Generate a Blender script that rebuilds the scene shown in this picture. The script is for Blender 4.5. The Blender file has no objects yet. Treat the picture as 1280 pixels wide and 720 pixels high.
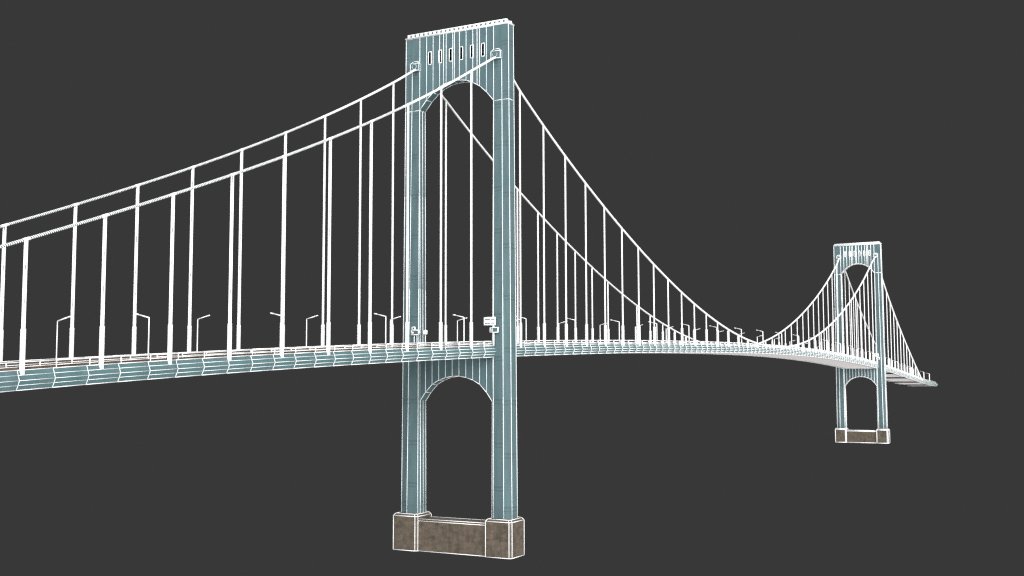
import bpy, bmesh, math, random
from mathutils import Vector, Matrix
random.seed(7)
scene = bpy.context.scene
COL = scene.collection
SPAN = 480.0
CAM = Vector((-221.5844, -130.9662, 39.0723))
YAW, PITCH, ROLL, FPX = 27.8324, 4.6276, -0.1599, 1398.034

def poly(c, t):
    r = 0.0
    for k in c: r = r * t + k
    return r
def deck_z(x):                       # level of the fascia's nose line
    return poly([0.00385, -0.04678, 0.14195, -0.75637, 3.63577, 45.16005], x / 100.0)
def side_z(d):
    d /= 100.0
    return ((-2.6627 * d + 13.5695) * d - 57.831) * d + 113.3546
def main_z(x):
    u = (x / SPAN - .5) * 2; u2 = u * u
    return 51.8514 + 69.108 * u2 - 16.4736 * u2 * u2 + 8.6711 * u2 ** 3
def cable_z(x):
    return side_z(-x) if x < 0 else (main_z(x) if x <= SPAN else side_z(x - SPAN))
def far(x):                          # how far along the bridge, for the weight of the painted edges
    return 253 + 0.884 * x
def wire(x): return min(.45, max(.10, far(x) / 1398.0 * 1.1)) * (1 if x < 600 else max(.3, 1 - (x - 600) / 190))

# ------------------------------------------------------------------ materials
def mat(name, col, rough=.7, spec=.25):
    m = bpy.data.materials.new(name); m.use_nodes = True
    b = m.node_tree.nodes['Principled BSDF']
    b.inputs['Base Color'].default_value = (*col, 1)
    b.inputs['Roughness'].default_value = rough
    b.inputs['Specular IOR Level'].default_value = spec
    return m, m.node_tree, b
def lin(r, g, b):
    f = lambda c: ((c / 255 + .055) / 1.055) ** 2.4 if c > 10 else c / 255 / 12.92
    return f(r), f(g), f(b)
G = 0.5   # lamps below give a radiance of about twice the albedo on a face turned to them
def steel(name, period, shift, base=(108, 136, 140)):
    c = [v * G for v in lin(*base)]
    m, nt, b = mat(name, c, .75, .1)
    N, L = nt.nodes, nt.links
    tc = N.new('ShaderNodeTexCoord')
    sep = N.new('ShaderNodeSeparateXYZ'); L.new(tc.outputs['Object'], sep.inputs[0])
    # panel joints: a pair of faint darker courses at a regular height
    def course(off, half):
        a = N.new('ShaderNodeMath'); a.operation = 'ADD'; a.inputs[1].default_value = shift + off; L.new(sep.outputs['Z'], a.inputs[0])
        mo = N.new('ShaderNodeMath'); mo.operation = 'PINGPONG'; mo.inputs[1].default_value = period / 2; L.new(a.outputs[0], mo.inputs[0])
        r = N.new('ShaderNodeMapRange'); r.inputs['From Min'].default_value = half * .5; r.inputs['From Max'].default_value = half
        r.inputs['To Min'].default_value = .82; r.inputs['To Max'].default_value = 1; L.new(mo.outputs[0], r.inputs['Value'])
        return r.outputs[0]
    j = N.new('ShaderNodeMath'); j.operation = 'MULTIPLY'
    if period:
        L.new(course(0, .28), j.inputs[0]); L.new(course(.8, .2), j.inputs[1])
    else:
        j.inputs[0].default_value = 1; j.inputs[1].default_value = 1
    mp = N.new('ShaderNodeMapping'); mp.inputs['Scale'].default_value = (1, 1, .18); L.new(tc.outputs['Object'], mp.inputs[0])
    n = N.new('ShaderNodeTexNoise'); n.inputs['Scale'].default_value = .9; n.inputs['Detail'].default_value = 6; L.new(mp.outputs[0], n.inputs['Vector'])
    r2 = N.new('ShaderNodeMapRange'); r2.inputs['From Min'].default_value = .3; r2.inputs['From Max'].default_value = .7
    r2.inputs['To Min'].default_value = .88; r2.inputs['To Max'].default_value = 1.1; L.new(n.outputs['Fac'], r2.inputs['Value'])
    n2 = N.new('ShaderNodeTexNoise'); n2.inputs['Scale'].default_value = .35; n2.inputs['Detail'].default_value = 4; L.new(tc.outputs['Object'], n2.inputs['Vector'])
    k = N.new('ShaderNodeMath'); k.operation = 'MULTIPLY'; L.new(j.outputs[0], k.inputs[0]); L.new(r2.outputs[0], k.inputs[1])
    mix = N.new('ShaderNodeMix'); mix.data_type = 'RGBA'
    mix.inputs['A'].default_value = (c[0] * .92, c[1] * 1.02, c[2] * .96, 1)
    mix.inputs['B'].default_value = (c[0] * 1.12, c[1] * .98, c[2] * 1.04, 1)
    L.new(n2.outputs['Fac'], mix.inputs['Factor'])
    sc = N.new('ShaderNodeVectorMath'); sc.operation = 'SCALE'; L.new(mix.outputs['Result'], sc.inputs[0]); L.new(k.outputs[0], sc.inputs['Scale'])
    L.new(sc.outputs[0], b.inputs['Base Color'])
    return m
STEEL_A = steel('teal_steel_front', 9.6, 4.1)
STEEL_B = steel('teal_steel_side', 11.7, 1.0)
STEEL_P = steel('teal_steel_portal', 0, 0, (107, 136, 141))
STEEL_D = steel('teal_steel_deck', 0, 0, (107, 140, 143))
WHITE = mat('white_edge_paint', (.74, .75, .75), .8, .05)[0]
ROPE = mat('white_rope_paint', (.74, .74, .74), .8, .05)[0]
BLACK = mat('dark_opening', (.003, .003, .003), .9, 0)[0]
UNDER = mat('pale_underside_paint', (.86, .81, .80), .8, .1)[0]
BEAM = mat('dark_floor_beam', (.035, .035, .037), .9, 0)[0]
def stone():
    m, nt, b = mat('weathered_brown_concrete', (.07, .06, .05), .9, .1)
    N, L = nt.nodes, nt.links
    tc = N.new('ShaderNodeTexCoord')
    def noise(s, d, sc=(1, 1, 1)):
        mp = N.new('ShaderNodeMapping'); mp.inputs['Scale'].default_value = sc; L.new(tc.outputs['Object'], mp.inputs[0])
        n = N.new('ShaderNodeTexNoise'); n.inputs['Scale'].default_value = s; n.inputs['Detail'].default_value = d
        n.inputs['Roughness'].default_value = .7; L.new(mp.outputs[0], n.inputs['Vector']); return n
    a = noise(.45, 7); c = noise(1.1, 8, (1, 1, .35)); d = noise(1.1, 8, (.35, .35, 1))
    def rgb(v): return (*[x * G for x in lin(*v)], 1)
    rp = N.new('ShaderNodeValToRGB'); e = rp.color_ramp.elements
    e[0].position = .32; e[0].color = rgb((92, 82, 70)); e[1].position = .72; e[1].color = rgb((150, 112, 86))
    x = e.new(.47); x.color = rgb((112, 103, 90)); x = e.new(.6); x.color = rgb((118, 106, 95))
    L.new(a.outputs['Fac'], rp.inputs[0])
    ad = N.new('ShaderNodeMath'); ad.operation = 'ADD'; L.new(c.outputs['Fac'], ad.inputs[0]); L.new(d.outputs['Fac'], ad.inputs[1])
    r = N.new('ShaderNodeMapRange'); r.inputs['From Min'].default_value = .8; r.inputs['From Max'].default_value = 1.2
    r.inputs['To Min'].default_value = .7; r.inputs['To Max'].default_value = 1.3; L.new(ad.outputs[0], r.inputs['Value'])
    s = N.new('ShaderNodeVectorMath'); s.operation = 'SCALE'; L.new(rp.outputs[0], s.inputs[0]); L.new(r.outputs[0], s.inputs['Scale'])
    L.new(s.outputs[0], b.inputs['Base Color'])
    return m
STONE = stone()
def brown():
    m, nt, b = mat('brown_barrier_panel', (.05, .035, .025), .9, .1)
    N, L = nt.nodes, nt.links
    tc = N.new('ShaderNodeTexCoord')
    n = N.new('ShaderNodeTexNoise'); n.inputs['Scale'].default_value = .6; n.inputs['Detail'].default_value = 5; L.new(tc.outputs['Object'], n.inputs['Vector'])
    rp = N.new('ShaderNodeValToRGB'); e = rp.color_ramp.elements
    e[0].position = .35; e[0].color = (*[x * .5 for x in lin(84, 66, 52)], 1); e[1].position = .7; e[1].color = (*[x * .5 for x in lin(132, 114, 102)], 1)
    L.new(n.outputs['Fac'], rp.inputs[0]); L.new(rp.outputs[0], b.inputs['Base Color'])
    return m
BROWN = brown()
def asphalt():
    m, nt, b = mat('road_asphalt', (.05, .05, .052), .9, .1)
    N, L = nt.nodes, nt.links
    tc = N.new('ShaderNodeTexCoord')
    n = N.new('ShaderNodeTexNoise'); n.inputs['Scale'].default_value = 2; n.inputs['Detail'].default_value = 8; L.new(tc.outputs['Object'], n.inputs['Vector'])
    rp = N.new('ShaderNodeValToRGB'); e = rp.color_ramp.elements
    e[0].color = (.035, .035, .037, 1); e[1].color = (.07, .07, .072, 1)
    L.new(n.outputs['Fac'], rp.inputs[0]); L.new(rp.outputs[0], b.inputs['Base Color'])
    return m
ROAD = asphalt()
def wrapped():
    # cable wrapping: white turns with fine teal gaps, drawn round the cable
    m, nt, b = mat('wrapped_cable', (.9, .9, .9), .7, .1)
    N, L = nt.nodes, nt.links
    tc = N.new('ShaderNodeTexCoord'); sep = N.new('ShaderNodeSeparateXYZ'); L.new(tc.outputs['Object'], sep.inputs[0])
    a = N.new('ShaderNodeMath'); a.operation = 'MULTIPLY_ADD'; a.inputs[1].default_value = .8; L.new(sep.outputs['Z'], a.inputs[0]); L.new(sep.outputs['X'], a.inputs[2])
    p = N.new('ShaderNodeMath'); p.operation = 'PINGPONG'; p.inputs[1].default_value = .2; L.new(a.outputs[0], p.inputs[0])
    g = N.new('ShaderNodeMath'); g.operation = 'GREATER_THAN'; g.inputs[1].default_value = .115; L.new(p.outputs[0], g.inputs[0])
    # gaps tighten away from the low end of the side spans, where the wrapping is loose
    mix = N.new('ShaderNodeMix'); mix.data_type = 'RGBA'
    mix.inputs['A'].default_value = (.74, .74, .74, 1); mix.inputs['B'].default_value = (*[v * G for v in lin(60, 88, 90)], 1)
    L.new(g.outputs[0], mix.inputs['Factor']); L.new(mix.outputs['Result'], b.inputs['Base Color'])
    return m
WRAP = wrapped()

# ------------------------------------------------------------------ mesh helper
class MB:
    def __init__(s, *mats):
        s.bm = bmesh.new(); s.mats = list(mats)
    def slot(s, m):
        if m not in s.mats: s.mats.append(m)
        return s.mats.index(m)
    def face(s, pts, m):
        f = s.bm.faces.new([s.bm.verts.new(p) for p in pts]); f.material_index = s.slot(m); return f
    def bar(s, a, b, w, m=None, n=6, w2=None):
        """edge line: a slim round rod from a to b"""
        a, b = Vector(a), Vector(b); d = b - a
        if d.length < 1e-6: return
        m = m or WHITE; d.normalize()
        u = d.orthogonal().normalized(); v = d.cross(u)
        r = w * .5 * (1 + random.uniform(-.05, .05)); r2 = r if w2 is None else w2 * .5
        ph = random.uniform(0, 1)
        A = []; B = []
        for k in range(n):
            t = ph + k * math.tau / n; o = u * math.cos(t) + v * math.sin(t)
            A.append(s.bm.verts.new(a + o * r)); B.append(s.bm.verts.new(b + o * r2))
        mi = s.slot(m)
        for k in range(n):
            f = s.bm.faces.new((A[k], A[(k + 1) % n], B[(k + 1) % n], B[k])); f.material_index = mi; f.smooth = True
        s.bm.faces.new(A[::-1]).material_index = mi; s.bm.faces.new(B).material_index = mi
    def path(s, pts, w, m=None, closed=False):
        pts = list(pts)
        for i in range(len(pts) - 1): s.bar(pts[i], pts[i + 1], w, m)
        if closed: s.bar(pts[-1], pts[0], w, m)
    def box(s, lo, hi, m, edge=0):
        x0, y0, z0 = lo; x1, y1, z1 = hi
        P = [(x, y, z) for x in (x0, x1) for y in (y0, y1) for z in (z0, z1)]
        for q in ((0, 1, 3, 2), (4, 6, 7, 5), (0, 4, 5, 1), (2, 3, 7, 6), (0, 2, 6, 4), (1, 5, 7, 3)):
            s.face([P[i] for i in q], m)
        if edge:
            for i, j in ((0, 1), (2, 3), (4, 5), (6, 7), (0, 2), (1, 3), (4, 6), (5, 7), (0, 4), (1, 5), (2, 6), (3, 7)):
                s.bar(P[i], P[j], edge)
    def build(s, name, parent=None, loc=None):
        bmesh.ops.remove_doubles(s.bm, verts=s.bm.verts, dist=1e-5)
        bmesh.ops.recalc_face_normals(s.bm, faces=s.bm.faces)
        me = bpy.data.meshes.new(name); s.bm.to_mesh(me); s.bm.free()
        for m in s.mats: me.materials.append(m)
        o = bpy.data.objects.new(name, me); COL.objects.link(o)
        if parent: o.parent = parent
        if loc: o.location = loc
        return o
def empty(name, loc, label, cat, group=None):
    o = bpy.data.objects.new(name, None); COL.objects.link(o); o.location = loc
    o['label'] = label; o['category'] = cat
    if group: o['group'] = group
    return o
def tag(o, label, cat, group=None):
    o['label'] = label; o['category'] = cat
    if group: o['group'] = group
def lerp(a, b, t): return a + (b - a) * t

# ------------------------------------------------------------------ towers
ZB, ZA, ZT = 8.2, 102.4, 120.0
FL = [10, 8.1, 6.3, 4.5, 2.7, .9]
UP = dict(zip(FL, [102.5, 104.7, 106.3, 107.4, 108.1, 108.4]))
LO = dict(zip(FL, [33.9, 35.95, 37.8, 38.75, 39.35, 39.65]))
def section(z, sy):
    t = (z - ZB) / (ZT - ZB); c = max(0, 1 - (z - ZB) / (ZA - ZB))
    inner = 9.36 + (9.98 - 9.36) * min(1, (z - ZB) / (ZA - ZB))
    outer = lerp(14.5, 13.85, t); h = lerp(1.27, 1.2, t); rid = lerp(12.7, 12.05, t)
    pts = [(-h, outer), (-h - .55 * c, rid), (-h - .3 * c, inner + .55 * c + .02), (-h + .12 * c, inner), (0, inner), (h - .12 * c, inner), (h + .3 * c, inner + .55 * c + .02), (h + .55 * c, rid), (h, outer)]
    return [Vector((x, y * sy, z)) for x, y in pts]
def zc(pts, z): return [Vector((p.x, p.y, z)) for p in pts]

def tower(X, wl, label):
    t = empty('suspension_tower', (X, 0, 0), label, 'bridge tower', 'towers of the suspension bridge')
    for sy in (-1, 1):
        m = MB(STEEL_A, STEEL_B, WHITE)
        levels = [ZB, 35, 60, 82, ZA, ZT]
        S = [section(z, sy) for z in levels]
        for a, b in zip(S, S[1:]):
            for i in range(9):
                j = (i + 1) % 9
                mm = STEEL_A if i in (1, 6) else STEEL_B
                m.face([a[i], a[j], b[j], b[i]], mm)
        m.face(S[-1], STEEL_B); m.face(S[0], STEEL_B)
        for i in (0, 1, 2, 3, 4, 5, 7, 8):
            top = len(S) - (1 if i in (0, 8) else 2)
            for k in range(top):
                m.bar(S[k][i], S[k + 1][i], wl)
        # ridge line goes on up to the saddle housing, the inner corner to the cap
        for i in (1, 7): m.bar(S[4][i], lerp(S[4][i], S[5][i], (111.8 - ZA) / (ZT - ZA)), wl)
        for i in (2, 6): m.bar(S[4][i] , S[5][i], wl)
        m.path(S[4], wl * .85, closed=True)
        m.path(S[5], wl, closed=True)
        m.build('leg', t)
        # saddle housings on both faces of the leg head
        for sx in (-1, 1):
            m = MB(STEEL_P, WHITE)
            x0, x1 = sx * 1.15, sx * 2.0; y0, y1 = 9.75, 12.15
            lo = (min(x0, x1), min(sy * y0, sy * y1), 112.0); hi = (max(x0, x1), max(sy * y0, sy * y1), 113.7)
            m.box(lo, hi, STEEL_P, wl)
            # hipped hood over the housing
            B = [(x1, lo[1], 113.7), (x1, hi[1], 113.7), (x0, hi[1], 113.7), (x0, lo[1], 113.7)]
            T = [(x0 + sx * .3, sy * 10.3, 114.3), (x0 + sx * .3, sy * 11.6, 114.3)]
            if sy < 0: T = T[::-1]
            m.face([B[0], B[1], T[1], T[0]], STEEL_P); m.face([B[1], B[2], T[1]], STEEL_P); m.face([B[3], B[0], T[0]], STEEL_P)
            m.face([B[2], B[3], T[0], T[1]], STEEL_P)
            m.bar(T[0], T[1], wl); m.bar(B[0], T[0], wl * .8); m.bar(B[1], T[1], wl * .8)
            m.bar((x1, sy * 10.9, 112.9), (x1 + sx * .25, sy * 10.9, 112.85), 1.2, STEEL_P, n=12)
            ring = [(x1 + sx * .27, sy * 10.9 + .6 * math.cos(a), 112.85 + .6 * math.sin(a)) for a in [k * math.tau / 12 for k in range(12)]]
            m.path(ring, wl * .4, closed=True)
            m.build('saddle_housing', t)
    # ---- upper portal with six slots
    def portal(name, arch, top, slots, extra):
        H = 1.2 if top > 60 else 1.24
        m = MB(STEEL_P, WHITE)
        ys = sorted(set([s * y for y in FL for s in (-1, 1)]))
        az = lambda y: next(lerp(arch[abs(a)], arch[abs(b)], (y - a) / (b - a)) for a, b in zip(ys, ys[1:]) if a - 1e-6 <= y <= b + 1e-6)
        W = .4
        br = sorted(set(ys + [c + d for c in slots for d in (-W, W)]))
        end = 9.97 if top > 60 else 9.6
        cl = lambda y: max(-end, min(end, y))
        for sx in (-1, 1):
            x = sx * H
            for a, b in zip(br, br[1:]):
                ca, cb = cl(a), cl(b); mid = (a + b) / 2
                slot = any(abs(mid - c) < W for c in slots)
                if slot:
                    m.face([(x, ca, az(a)), (x, cb, az(b)), (x, cb, 113.15), (x, ca, 113.15)], STEEL_P)
                    m.face([(x, ca, 116.2), (x, cb, 116.2), (x, cb, top), (x, ca, top)], STEEL_P)
                else:
                    m.face([(x, ca, az(a)), (x, cb, az(b)), (x, cb, top), (x, ca, top)], STEEL_P)
            for y in ys[1:-1]: m.bar((x, y, az(y)), (x, y, top), wl * .9)
            for y in extra: m.bar((x, y, az(y)), (x, y, top), wl)
            m.path([(x, cl(y), arch[abs(y)]) for y in ys], wl)
            m.bar((x, -end, top), (x, end, top), wl)
        for a, b in zip(ys, ys[1:]):
            m.face([(-H, cl(a), az(a)), (H, cl(a), az(a)), (H, cl(b), az(b)), (-H, cl(b), az(b))], STEEL_P)
        m.face([(-H, -end, top), (H, -end, top), (H, end, top), (-H, end, top)], STEEL_P)
        for y in ys[1:-1]: m.bar((-H, y, az(y)), (H, y, az(y)), wl * .9)
        o = m.build(name, t)
        for c in slots:
            for sx in (-1, 1):
                x = sx * H; xi = sx * (H - .7)
                q = MB(BLACK)
                P = [(c - W, 113.15), (c + W, 113.15), (c + W, 116.2), (c - W, 116.2)]
                for i in range(4):
                    (ya, za), (yb, zb) = P[i], P[(i + 1) % 4]
                    q.face([(x, ya, za), (x, yb, zb), (xi, yb, zb), (xi, ya, za)], BLACK)
                q.face([(xi, a, b) for a, b in P], BLACK)
                w = q.build('window', o)
                f = MB(WHITE)
                f.path([(x, ya, za) for ya, za in P], wl * 1.2, closed=True)
                f.build('frame', w)
    portal('upper_portal', UP, ZT - .02, [7.2, 4.35, 1.45, -1.4, -4.25, -7.2], [3.42, .47, -5.64])
    portal('lower_portal', LO, 44.7, [], [])
    # ---- cap with a crenellated parapet
    m = MB(STEEL_P, WHITE)
    m.box((-1.35, -14.0, ZT + .01), (1.35, 14.0, ZT + .3), WHITE)
    for sx in (-1, 1):
        m.bar((sx * 1.35, -14, ZT + .15), (sx * 1.35, 14, ZT + .15), wl * 2.0)
        m.bar((sx * 1.0, -13.2, ZT + 1.05), (sx * 1.0, 13.2, ZT + 1.05), wl * 1.9)
    for sy in (-1, 1):
        m.bar((-1.35, sy * 14, ZT + .15), (1.35, sy * 14, ZT + .15), wl * 1.3)
        m.bar((-1.0, sy * 13.2, ZT + 1.05), (1.0, sy * 13.2, ZT + 1.05), wl * 1.3)
    m.box((-.95, -13.15, ZT + .28), (.95, 13.15, ZT + 1.0), STEEL_P)
    k = 0
    y = -13.2
    while y <= 13.21:
        for sx in (-1, 1): m.bar((sx * 1.0, y, ZT + .25), (sx * 1.0, y, ZT + 1.05), .78)
        y += 1.2
    m.build('tower_cap', t)
    return t
tower(0, .165, 'large teal tower standing nearest, with wide arched portal and six dark slots')
tower(SPAN, .40, 'small distant teal tower at the right end of the main span')

def pier(X, wl, label):
    t = empty('concrete_pier', (X, 0, 0), label, 'bridge pier', 'concrete piers under the towers')
    for sy in (-1, 1):
        m = MB(STONE, WHITE)
        c = .5
        def ring(e, z):
            x = 3.37 - e; a = 8.96 + e; b = 15.33 - e
            # camera-side corners of both blocks are cut at an angle
            if sy < 0: P = [(-x, a), (-x, b - c), (-x + c, b), (x - c, b), (x, b - c), (x, a)]
            else: P = [(-x, a + c), (-x, b), (x, b), (x, a + c), (x - c, a), (-x + c, a)]
            return [Vector((px, sy * py, z)) for px, py in P]
        R = [ring(0, 0), ring(0, 7.72), ring(.38, 8.2)]
        for A, B in zip(R, R[1:]):
            for i in range(len(A)):
                j = (i + 1) % len(A)
                m.face([A[i], A[j], B[j], B[i]], STONE)
        m.face(R[0], STONE); m.face(R[2], STONE)
        for A in R: m.path(A, wl, closed=True)
        for A, B in zip(R, R[1:]):
            for a, b in zip(A, B): m.bar(a, b, wl)
        m.build('pier_block', t)
    m = MB(STONE, WHITE)
    y = 8.95
    P = [(-2.7, 0), (-2.7, 6.75), (-2.35, 7.15), (2.35, 7.15), (2.7, 6.75), (2.7, 0)]
    for (xa, za), (xb, zb) in zip(P, P[1:] + P[:1]):
        m.face([(xa, -y, za), (xa, y, za), (xb, y, zb), (xb, -y, zb)], STONE)
    for xa, za in P: m.bar((xa, -y, za), (xa, y, za), wl)
    m.build('connecting_wall', t)
pier(0, .16, 'brown concrete pier with two blocks and a wall under the large near tower')
pier(SPAN, .46, 'tiny brown concrete pier under the small distant tower')

# ------------------------------------------------------------------ deck
XS = [-0.95 - 5.44 * k for k in range(30, -1, -1)] + [2.2 + 5.47 * k for k in range(137)]
PROF = [(10.2, 1.3), (10.47, .66), (10.7, 0), (10.47, -.6), (10.15, -1.22)]
bridge = empty('bridge_deck', (0, 0, 0), 'long curved teal deck girder with gridded white lines running between both towers', 'bridge deck')
for sy in (-1, 1):
    m = MB(STEEL_D, WHITE)
    for xa, xb in zip(XS, XS[1:]):
        for (ya, za), (yb, zb) in zip(PROF, PROF[1:]):
            m.face([(xa, sy * ya, deck_z(xa) + za), (xb, sy * ya, deck_z(xb) + za), (xb, sy * yb, deck_z(xb) + zb), (xa, sy * yb, deck_z(xa) + zb)], STEEL_D)
        w = wire((xa + xb) / 2)
        for k, (ya, za) in enumerate(PROF):
            ww = w * (1.15 if k == 0 else 1.0 if k == 4 else .68)
            m.bar((xa, sy * ya, deck_z(xa) + za), (xb, sy * ya, deck_z(xb) + za), ww, n=5)
    for x in XS:
        w = wire(x) * (.85 if x < 150 else .7)
        m.path([(x, sy * ya, deck_z(x) + za) for ya, za in PROF], w)
    m.build('fascia_girder', bridge)
m = MB(UNDER, STEEL_D, WHITE)
YS = [-10.15, -7.6, 7.0, 10.15]
for xa, xb in zip(XS, XS[1:]):
    for k in range(3):
        ya, yb = YS[k], YS[k + 1]; mm = UNDER if k == 1 else STEEL_D
        m.face([(xa, ya, deck_z(xa) - 1.22), (xb, ya, deck_z(xb) - 1.22), (xb, yb, deck_z(xb) - 1.22), (xa, yb, deck_z(xa) - 1.22)], mm)
    w = wire(xa)
    for y in (-7.6, 7.0, 10.15): m.bar((xa, y, deck_z(xa) - 1.24), (xb, y, deck_z(xb) - 1.24), w * (1 if y > 9 else .7), n=5)
for x in XS:
    for ya, yb in ((-10.15, -7.6), (7.0, 10.15)): m.bar((x, ya, deck_z(x) - 1.24), (x, yb, deck_z(x) - 1.24), wire(x) * .9, n=5)
m.build('deck_underside', bridge)
m = MB(ROAD)
for xa, xb in zip(XS, XS[1:]):
    m.face([(xa, -10.18, deck_z(xa) + 1.28), (xb, -10.18, deck_z(xb) + 1.28), (xb, 10.18, deck_z(xb) + 1.28), (xa, 10.18, deck_z(xa) + 1.28)], ROAD)
m.build('road_surface', bridge)
for xe in (XS[0], XS[-1]):
    m = MB(STEEL_D); P = PROF
    m.face([(xe, -y, deck_z(xe) + z) for y, z in P] + [(xe, y, deck_z(xe) + z) for y, z in P[::-1]], STEEL_D)
    m.build('end_plate', bridge)
for x in (532, 586, 643, 694):
    z = deck_z(x) - 1.22
    m = MB(BEAM); m.box((x, -9.6, z - .95), (x + 6, 9.9, z + .2 ), BEAM)
    m.build('cross_beam', bridge)

# ------------------------------------------------------------------ barriers
def barrier(y, label, t, curb=.3, rails=((.4, 1), (1.0, 1.15)), H=1.0):
    root = empty('road_barrier', (0, y, 0), label, 'barrier', 'barriers along the roadway')
    xs = [x + .8 for x in XS[:-1]]
    base = lambda x: deck_z(x) + 1.3
    m = MB(BROWN)
    for xa, xb in zip(xs, xs[1:]):
        A = [(-t, .0), (-t, curb), (t, curb), (t, .0)]
        for (ya, za), (yb, zb) in zip(A, A[1:]):
            m.face([(xa, ya, base(xa) + za), (xb, ya, base(xb) + za), (xb, yb, base(xb) + zb), (xa, yb, base(xa) + zb)], BROWN)
    m.build('panel', root)
    for h, k in rails:
        m = MB(WHITE)
        for xa, xb in zip(xs, xs[1:]):
            w = wire((xa + xb) / 2) * k
            m.bar((xa, -t, base(xa) + h), (xb, -t, base(xb) + h), w, n=5)
        m.build('rail', root)
    pm = None
    for i, x in enumerate(xs[:100]):
        if pm is None:
            m = MB(WHITE); m.bar((0, 0, 0), (0, 0, H), .2); p = m.build('post', root); pm = p.data
        else:
            p = bpy.data.objects.new('post', pm); COL.objects.link(p); p.parent = root
        w = wire(x) / .2 * 1.5
        p.location = (x, -t, base(x)); p.scale = (w, w, 1)
    m = MB(WHITE)
    for x in xs[100:]: m.bar((x, 0, base(x)), (x, 0, base(x) + H), wire(x))
    p = m.build('distant_posts', root); p['kind'] = 'stuff'
barrier(-9.75, 'white railed barrier with brown curb along the roadway edge closest to the viewer', .12)
barrier(0, 'central white railed barrier with brown curb down the middle of the roadway', .1, .58, ((.3, .95), (.64, .95)), .64)
barrier(9.75, 'white railed barrier with brown curb along the far edge of the roadway', .12, .5, ((.58, 1.1),), .58)

# ------------------------------------------------------------------ main cables
def cable_y(x, sy):
    d = min(abs(x), abs(x - SPAN))
    return sy * (10.27 + .63 * max(0, 1 - d / 11.0))
def cable(sy, label):
    root = empty('main_cable', (0, 0, 0), label, 'suspension cable', 'the two main suspension cables')
    m = MB(WRAP)
    bm = m.bm; rings = []
    xs = []
    x = -165.0
    xend = SPAN + 186
    while x < xend: xs.append(x); x += 3.0
    xs.append(xend); xs += [0.0, SPAN]; xs = sorted(set(xs))
    n = 10
    for i, x in enumerate(xs):
        a = Vector((x, cable_y(x, sy), cable_z(x)))
        r = .5 * max(.40, .30 + far(x) / 1398 * 1.2)
        d = Vector((1, 0, (cable_z(min(x + 1, xend)) - cable_z(x - 1)) / 2)).normalized()
        v = Vector((0, 1, 0)); u = v.cross(d)
        rings.append([bm.verts.new(a + (u * math.cos(k * math.tau / n) + v * math.sin(k * math.tau / n)) * r) for k in range(n)])
    for A, B in zip(rings, rings[1:]):
        for k in range(n):
            bm.faces.new((A[k], A[(k + 1) % n], B[(k + 1) % n], B[k])).smooth = True
    bm.faces.new(rings[0]); bm.faces.new(rings[-1])
    w_ = m.slot(ROPE)
    for f in bm.faces:
        if sum(v.co.x for v in f.verts) / len(f.verts) > -40: f.material_index = w_
    m.build('cable_strand', root)
    return root
cables = {-1: cable(-1, 'main suspension cable on the side of the bridge closest to the viewer'),
          1: cable(1, 'main suspension cable on the far side of the bridge')}

# ------------------------------------------------------------------ hangers
ORD = ['zeroth', 'first', 'second', 'third', 'fourth', 'fifth', 'sixth', 'seventh', 'eighth', 'ninth', 'tenth', 'eleventh', 'twelfth', 'thirteenth',
       'fourteenth', 'fifteenth', 'sixteenth', 'seventeenth', 'eighteenth', 'nineteenth', 'twentieth']
def unit_rod(name, m, n=10):
    q = MB(m); q.bar((0, 0, 0), (0, 0, 1), 1.0, m, n); o = q.build(name); me = o.data; bpy.data.objects.remove(o); return me
rope_me = unit_rod('rope', ROPE); sleeve_me = unit_rod('sleeve', ROPE, 12)
q = MB(WHITE); q.bar((-.55, 0, 0), (.55, 0, 0), 1.0, WHITE, 12); o = q.build('cable_clamp'); clamp_me = o.data; bpy.data.objects.remove(o)
def part(name, me, parent, loc, sc, rot=None):
    o = bpy.data.objects.new(name, me); COL.objects.link(o); o.parent = parent; o.location = loc; o.scale = sc
    if rot: o.rotation_euler = rot
    return o
def hanger(x, sy, label):
    zb = deck_z(x) + .95; zt = cable_z(x)
    y = cable_y(x, sy)
    h = empty('hanger_rope', (x, y, zb), label, 'bridge hanger', 'vertical hangers along the main cables')
    w = .44 + far(x) / 1398 * .8          # rope pair, overall width
    near = x < -45
    if near:      # paired ropes held together by clips, with short gaps showing between them
        L = zt - zb; z = 5.2
        while z < L - 1:
            n_ = min(random.uniform(2.5, 6), L - .3 - z)
            part('clip', rope_me, h, (0, 0, z), (w * .5, w * .5, n_)); z += n_ + random.uniform(.6, 1.8)
    for s in (-1, 1):
        if near: part('rope', rope_me, h, (s * w * .205, -s * w * .195, 0), (w * .4, w * .4, zt - zb)); continue
        part('rope', rope_me, h, (s * w * .25, 0, 0), (w * .49, w * .47, zt - zb))
    sl = min(5.8, zt - zb)
    part('sleeve', sleeve_me, h, (0, 0, -.25), (w + .14, w + .14, sl))
    d = (cable_z(x + 1) - cable_z(x - 1)) / 2
    part('cable_clamp', clamp_me, h, (0, 0, zt - zb), (1, w * .9, w * .9), (0, -math.atan(d), 0))
for sy in (-1, 1):
    side = 'near cable' if sy < 0 else 'far cable'
    for k in range(1, 13):
        hanger(-(12.609 * k - .69), sy, f'white hanger on the {side}, {ORD[k]} one left of the large tower')
    for k in range(1, 38):
        x = 12.65 * k - 1.4
        if abs(x - SPAN) < 4: continue
        if k <= 19: lab = f'main-span hanger on the {side}, {ORD[k]} one right of the large tower'
        else: lab = f'main-span hanger on the {side}, {ORD[38 - k]} one left of the distant tower'
        hanger(x, sy, lab)
    for k in range(1, 15):
        x = SPAN + 12.609 * k - .69
        hanger(x, sy, f'white hanger on the {side}, {ORD[k]} one beyond the distant tower')

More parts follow.
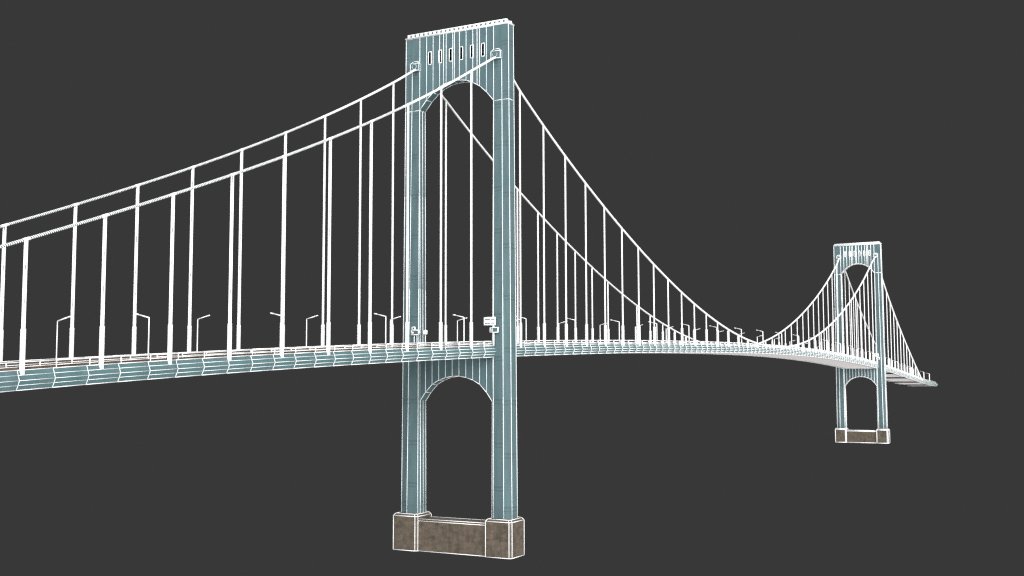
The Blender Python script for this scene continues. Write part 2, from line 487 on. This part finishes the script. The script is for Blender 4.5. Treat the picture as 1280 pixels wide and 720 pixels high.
# ------------------------------------------------------------------ street lamps
q = MB(WHITE); q.bar((0, 0, 0), (0, 0, 1), 1.0, WHITE, 8, w2=.85); o = q.build('pole'); pole_me = o.data; bpy.data.objects.remove(o)
q = MB(WHITE); q.bar((0, 0, 0), (0, 2.1, .5), .2); o = q.build('arm'); arm_me = o.data; bpy.data.objects.remove(o)
q = MB(WHITE); q.bar((0, 0, 0), (0, .65, .15), .24, WHITE, 8, w2=.2); q.bar((0, .45, -.02), (0, .45, .1), .2); o = q.build('lamp_head'); head_me = o.data; bpy.data.objects.remove(o)
LX = [-133.5, -103.6, -73.8, -43.4, -13.7, 15.6, 43.6, 73.7, 104, 134.2, 164.5, 195.2, 225.5] + [255.5 + 30.2 * k for k in range(16)]
def lamp(x, sy, label):
    zb = deck_z(x) + 1.3; H = 6.3
    r = empty('street_lamp', (x, sy * 9.5, zb), label, 'street lamp', 'street lamps lining the deck')
    w = far(x) / 1398
    part('pole', pole_me, r, (0, 0, 0), (w * 1.15 + .05, w * 1.15 + .05, H))
    e = max(.9, w * 4)
    a = part('arm', arm_me, r, (0, 0, H), (e, -sy, 1))
    part('lamp_head', head_me, r, (0, -sy * 2.1, H + .5), (e * .8, -sy, 1))
LT = [n for n in LX if n < 0][::-1]; MM = [n for n in LX if 0 < n < SPAN]; RR = [n for n in LX if n > SPAN]
for sy in (-1, 1):
    side = 'near roadway edge' if sy < 0 else 'far roadway edge'
    for k, x in enumerate(LT): lamp(x, sy, f'white street lamp on the {side}, {ORD[k + 1]} one left of the large tower')
    for k, x in enumerate(MM): lamp(x, sy, f'main-span street lamp on the {side}, {ORD[k + 1]} from the large tower')
    for k, x in enumerate(RR): lamp(x, sy, f'white street lamp on the {side}, {ORD[k + 1]} one beyond the distant tower')

# ------------------------------------------------------------------ signs and signals by the towers
def sign(X, wl, label):
    z0 = deck_z(X) + 1.3
    r = empty('road_sign', (X - 2.2, -10.45, z0), label, 'road sign')
    m = MB(WHITE); m.bar((0, 0, 0), (0, 0, 6.2), .34 + wl * .4); m.build('post', r)
    dz = 46.4 - z0
    m = MB(WHITE); m.box((-.2, -.55, 4.6), (-.05, 2.35, 6.3), WHITE)
    for z in (5.0, 5.85): m.box((-.26, -.4, z - .1), (-.21, .45, z + .1), STEEL_B); m.box((-.26, .75, z - .1), (-.21, 2.1, z + .1), STEEL_B)
    m.path([(-.12, -.55, 4.6), (-.12, 2.35, 4.6), (-.12, 2.35, 6.3), (-.12, -.55, 6.3)], wl, closed=True)
    m.build('sign_panel', r)
    m = MB(STEEL_A); m.box((-.35, -1.2, 2.95), (.05, .7, 4.0), STEEL_A, wl); m.bar((-.36, .2, 2.95), (-.36, .2, 4.0), wl)
    m.build('signal_box', r)
sign(0, .18, 'white sign panel and small box on a post beside the large tower')
sign(SPAN, .45, 'tiny white sign on a post beside the near leg of the distant tower')
def signal(X, wl, label):
    z0 = deck_z(X) + 1.3
    r = empty('traffic_signal', (X - 2.2, 10.6, z0), label, 'traffic signal')
    m = MB(WHITE); m.bar((0, 0, 0), (0, 0, 3.0), .2 + wl * .2); m.build('post', r)
    m = MB(WHITE); m.bar((0, -.75, 0), (0, -.75, 2.9), .2 + wl * .2); m.build('post', r)
    m = MB(STEEL_A); m.box((-.3, -1.3, 2.8), (.1, .6, 3.85), STEEL_A, wl * 1.25); m.bar((-.32, 0, 3.3), (-.32, .6, 3.3), .5); m.build('signal_box', r)
    m = MB(STEEL_A); m.box((-.3, -.25, 3.95), (.1, .4, 4.6), STEEL_A, wl); m.build('signal_head', r)
signal(0, .2, 'small white-framed signal boxes on two posts beside the far leg of the large tower')
def cabinet(X, wl, label):
    z0 = deck_z(X) + 1.3
    r = empty('signal_cabinet', (X - 2.2, 7.55, z0), label, 'signal box')
    m = MB(WHITE); m.bar((0, 0, 0), (0, 0, 3.0), .16); m.build('post', r)
    m = MB(WHITE); m.box((-.3, -.4, 2.9), (.1, .4, 3.75), WHITE, wl); m.build('signal_box', r)
cabinet(0, .2, 'small square white box on thin post at inner edge of far tower leg')

# ------------------------------------------------------------------ camera
cd = bpy.data.cameras.new('camera'); co = bpy.data.objects.new('camera', cd); COL.objects.link(co); scene.camera = co
cd.sensor_width = 36; cd.lens = FPX / 1280 * 36; cd.clip_start = 1; cd.clip_end = 20000
y, p, r = map(math.radians, (YAW, PITCH, ROLL))
F = Vector((math.cos(y) * math.cos(p), math.sin(y) * math.cos(p), math.sin(p)))
R = Vector((math.sin(y), -math.cos(y), 0)); U = R.cross(F)
R2 = R * math.cos(r) + U * math.sin(r); U2 = -R * math.sin(r) + U * math.cos(r)
M = Matrix((R2, U2, -F)).transposed().to_4x4(); M.translation = CAM; co.matrix_world = M

# ------------------------------------------------------------------ light: a plain grey studio and three very large soft lamps
w = bpy.data.worlds.new('World'); scene.world = w; w.use_nodes = True
bg = w.node_tree.nodes['Background']; bg.inputs[0].default_value = (.0395, .0395, .0395, 1); bg.inputs[1].default_value = 1
TGT = Vector((220, 0, 60))
def softbox(name, direction, dist, size, level):
    d = Vector(direction).normalized()
    l = bpy.data.lights.new(name, 'AREA'); l.shape = 'DISK'; l.size = size
    l.energy = level * math.pi * math.pi * dist * dist
    o = bpy.data.objects.new(name, l); COL.objects.link(o)
    o.location = TGT + d * dist
    o.rotation_euler = (-d).to_track_quat('-Z', 'Y').to_euler()
softbox('front_lamp', (-.95, -.22, .22), 7000, 6000, 1.65)
softbox('side_lamp', (-.28, -.93, .42), 7000, 6000, 1.8)
softbox('low_fill_lamp', (-.3, -.3, -.9), 7000, 6000, .9)
softbox('back_fill_lamp', (.5, .6, .5), 7000, 6000, .7)

scene.view_settings.view_transform = 'Standard'; scene.view_settings.look = 'None'
scene.view_settings.exposure = 0; scene.view_settings.gamma = 1
scene.cycles.max_bounces = 4
scene.cycles.filter_width = 1.3
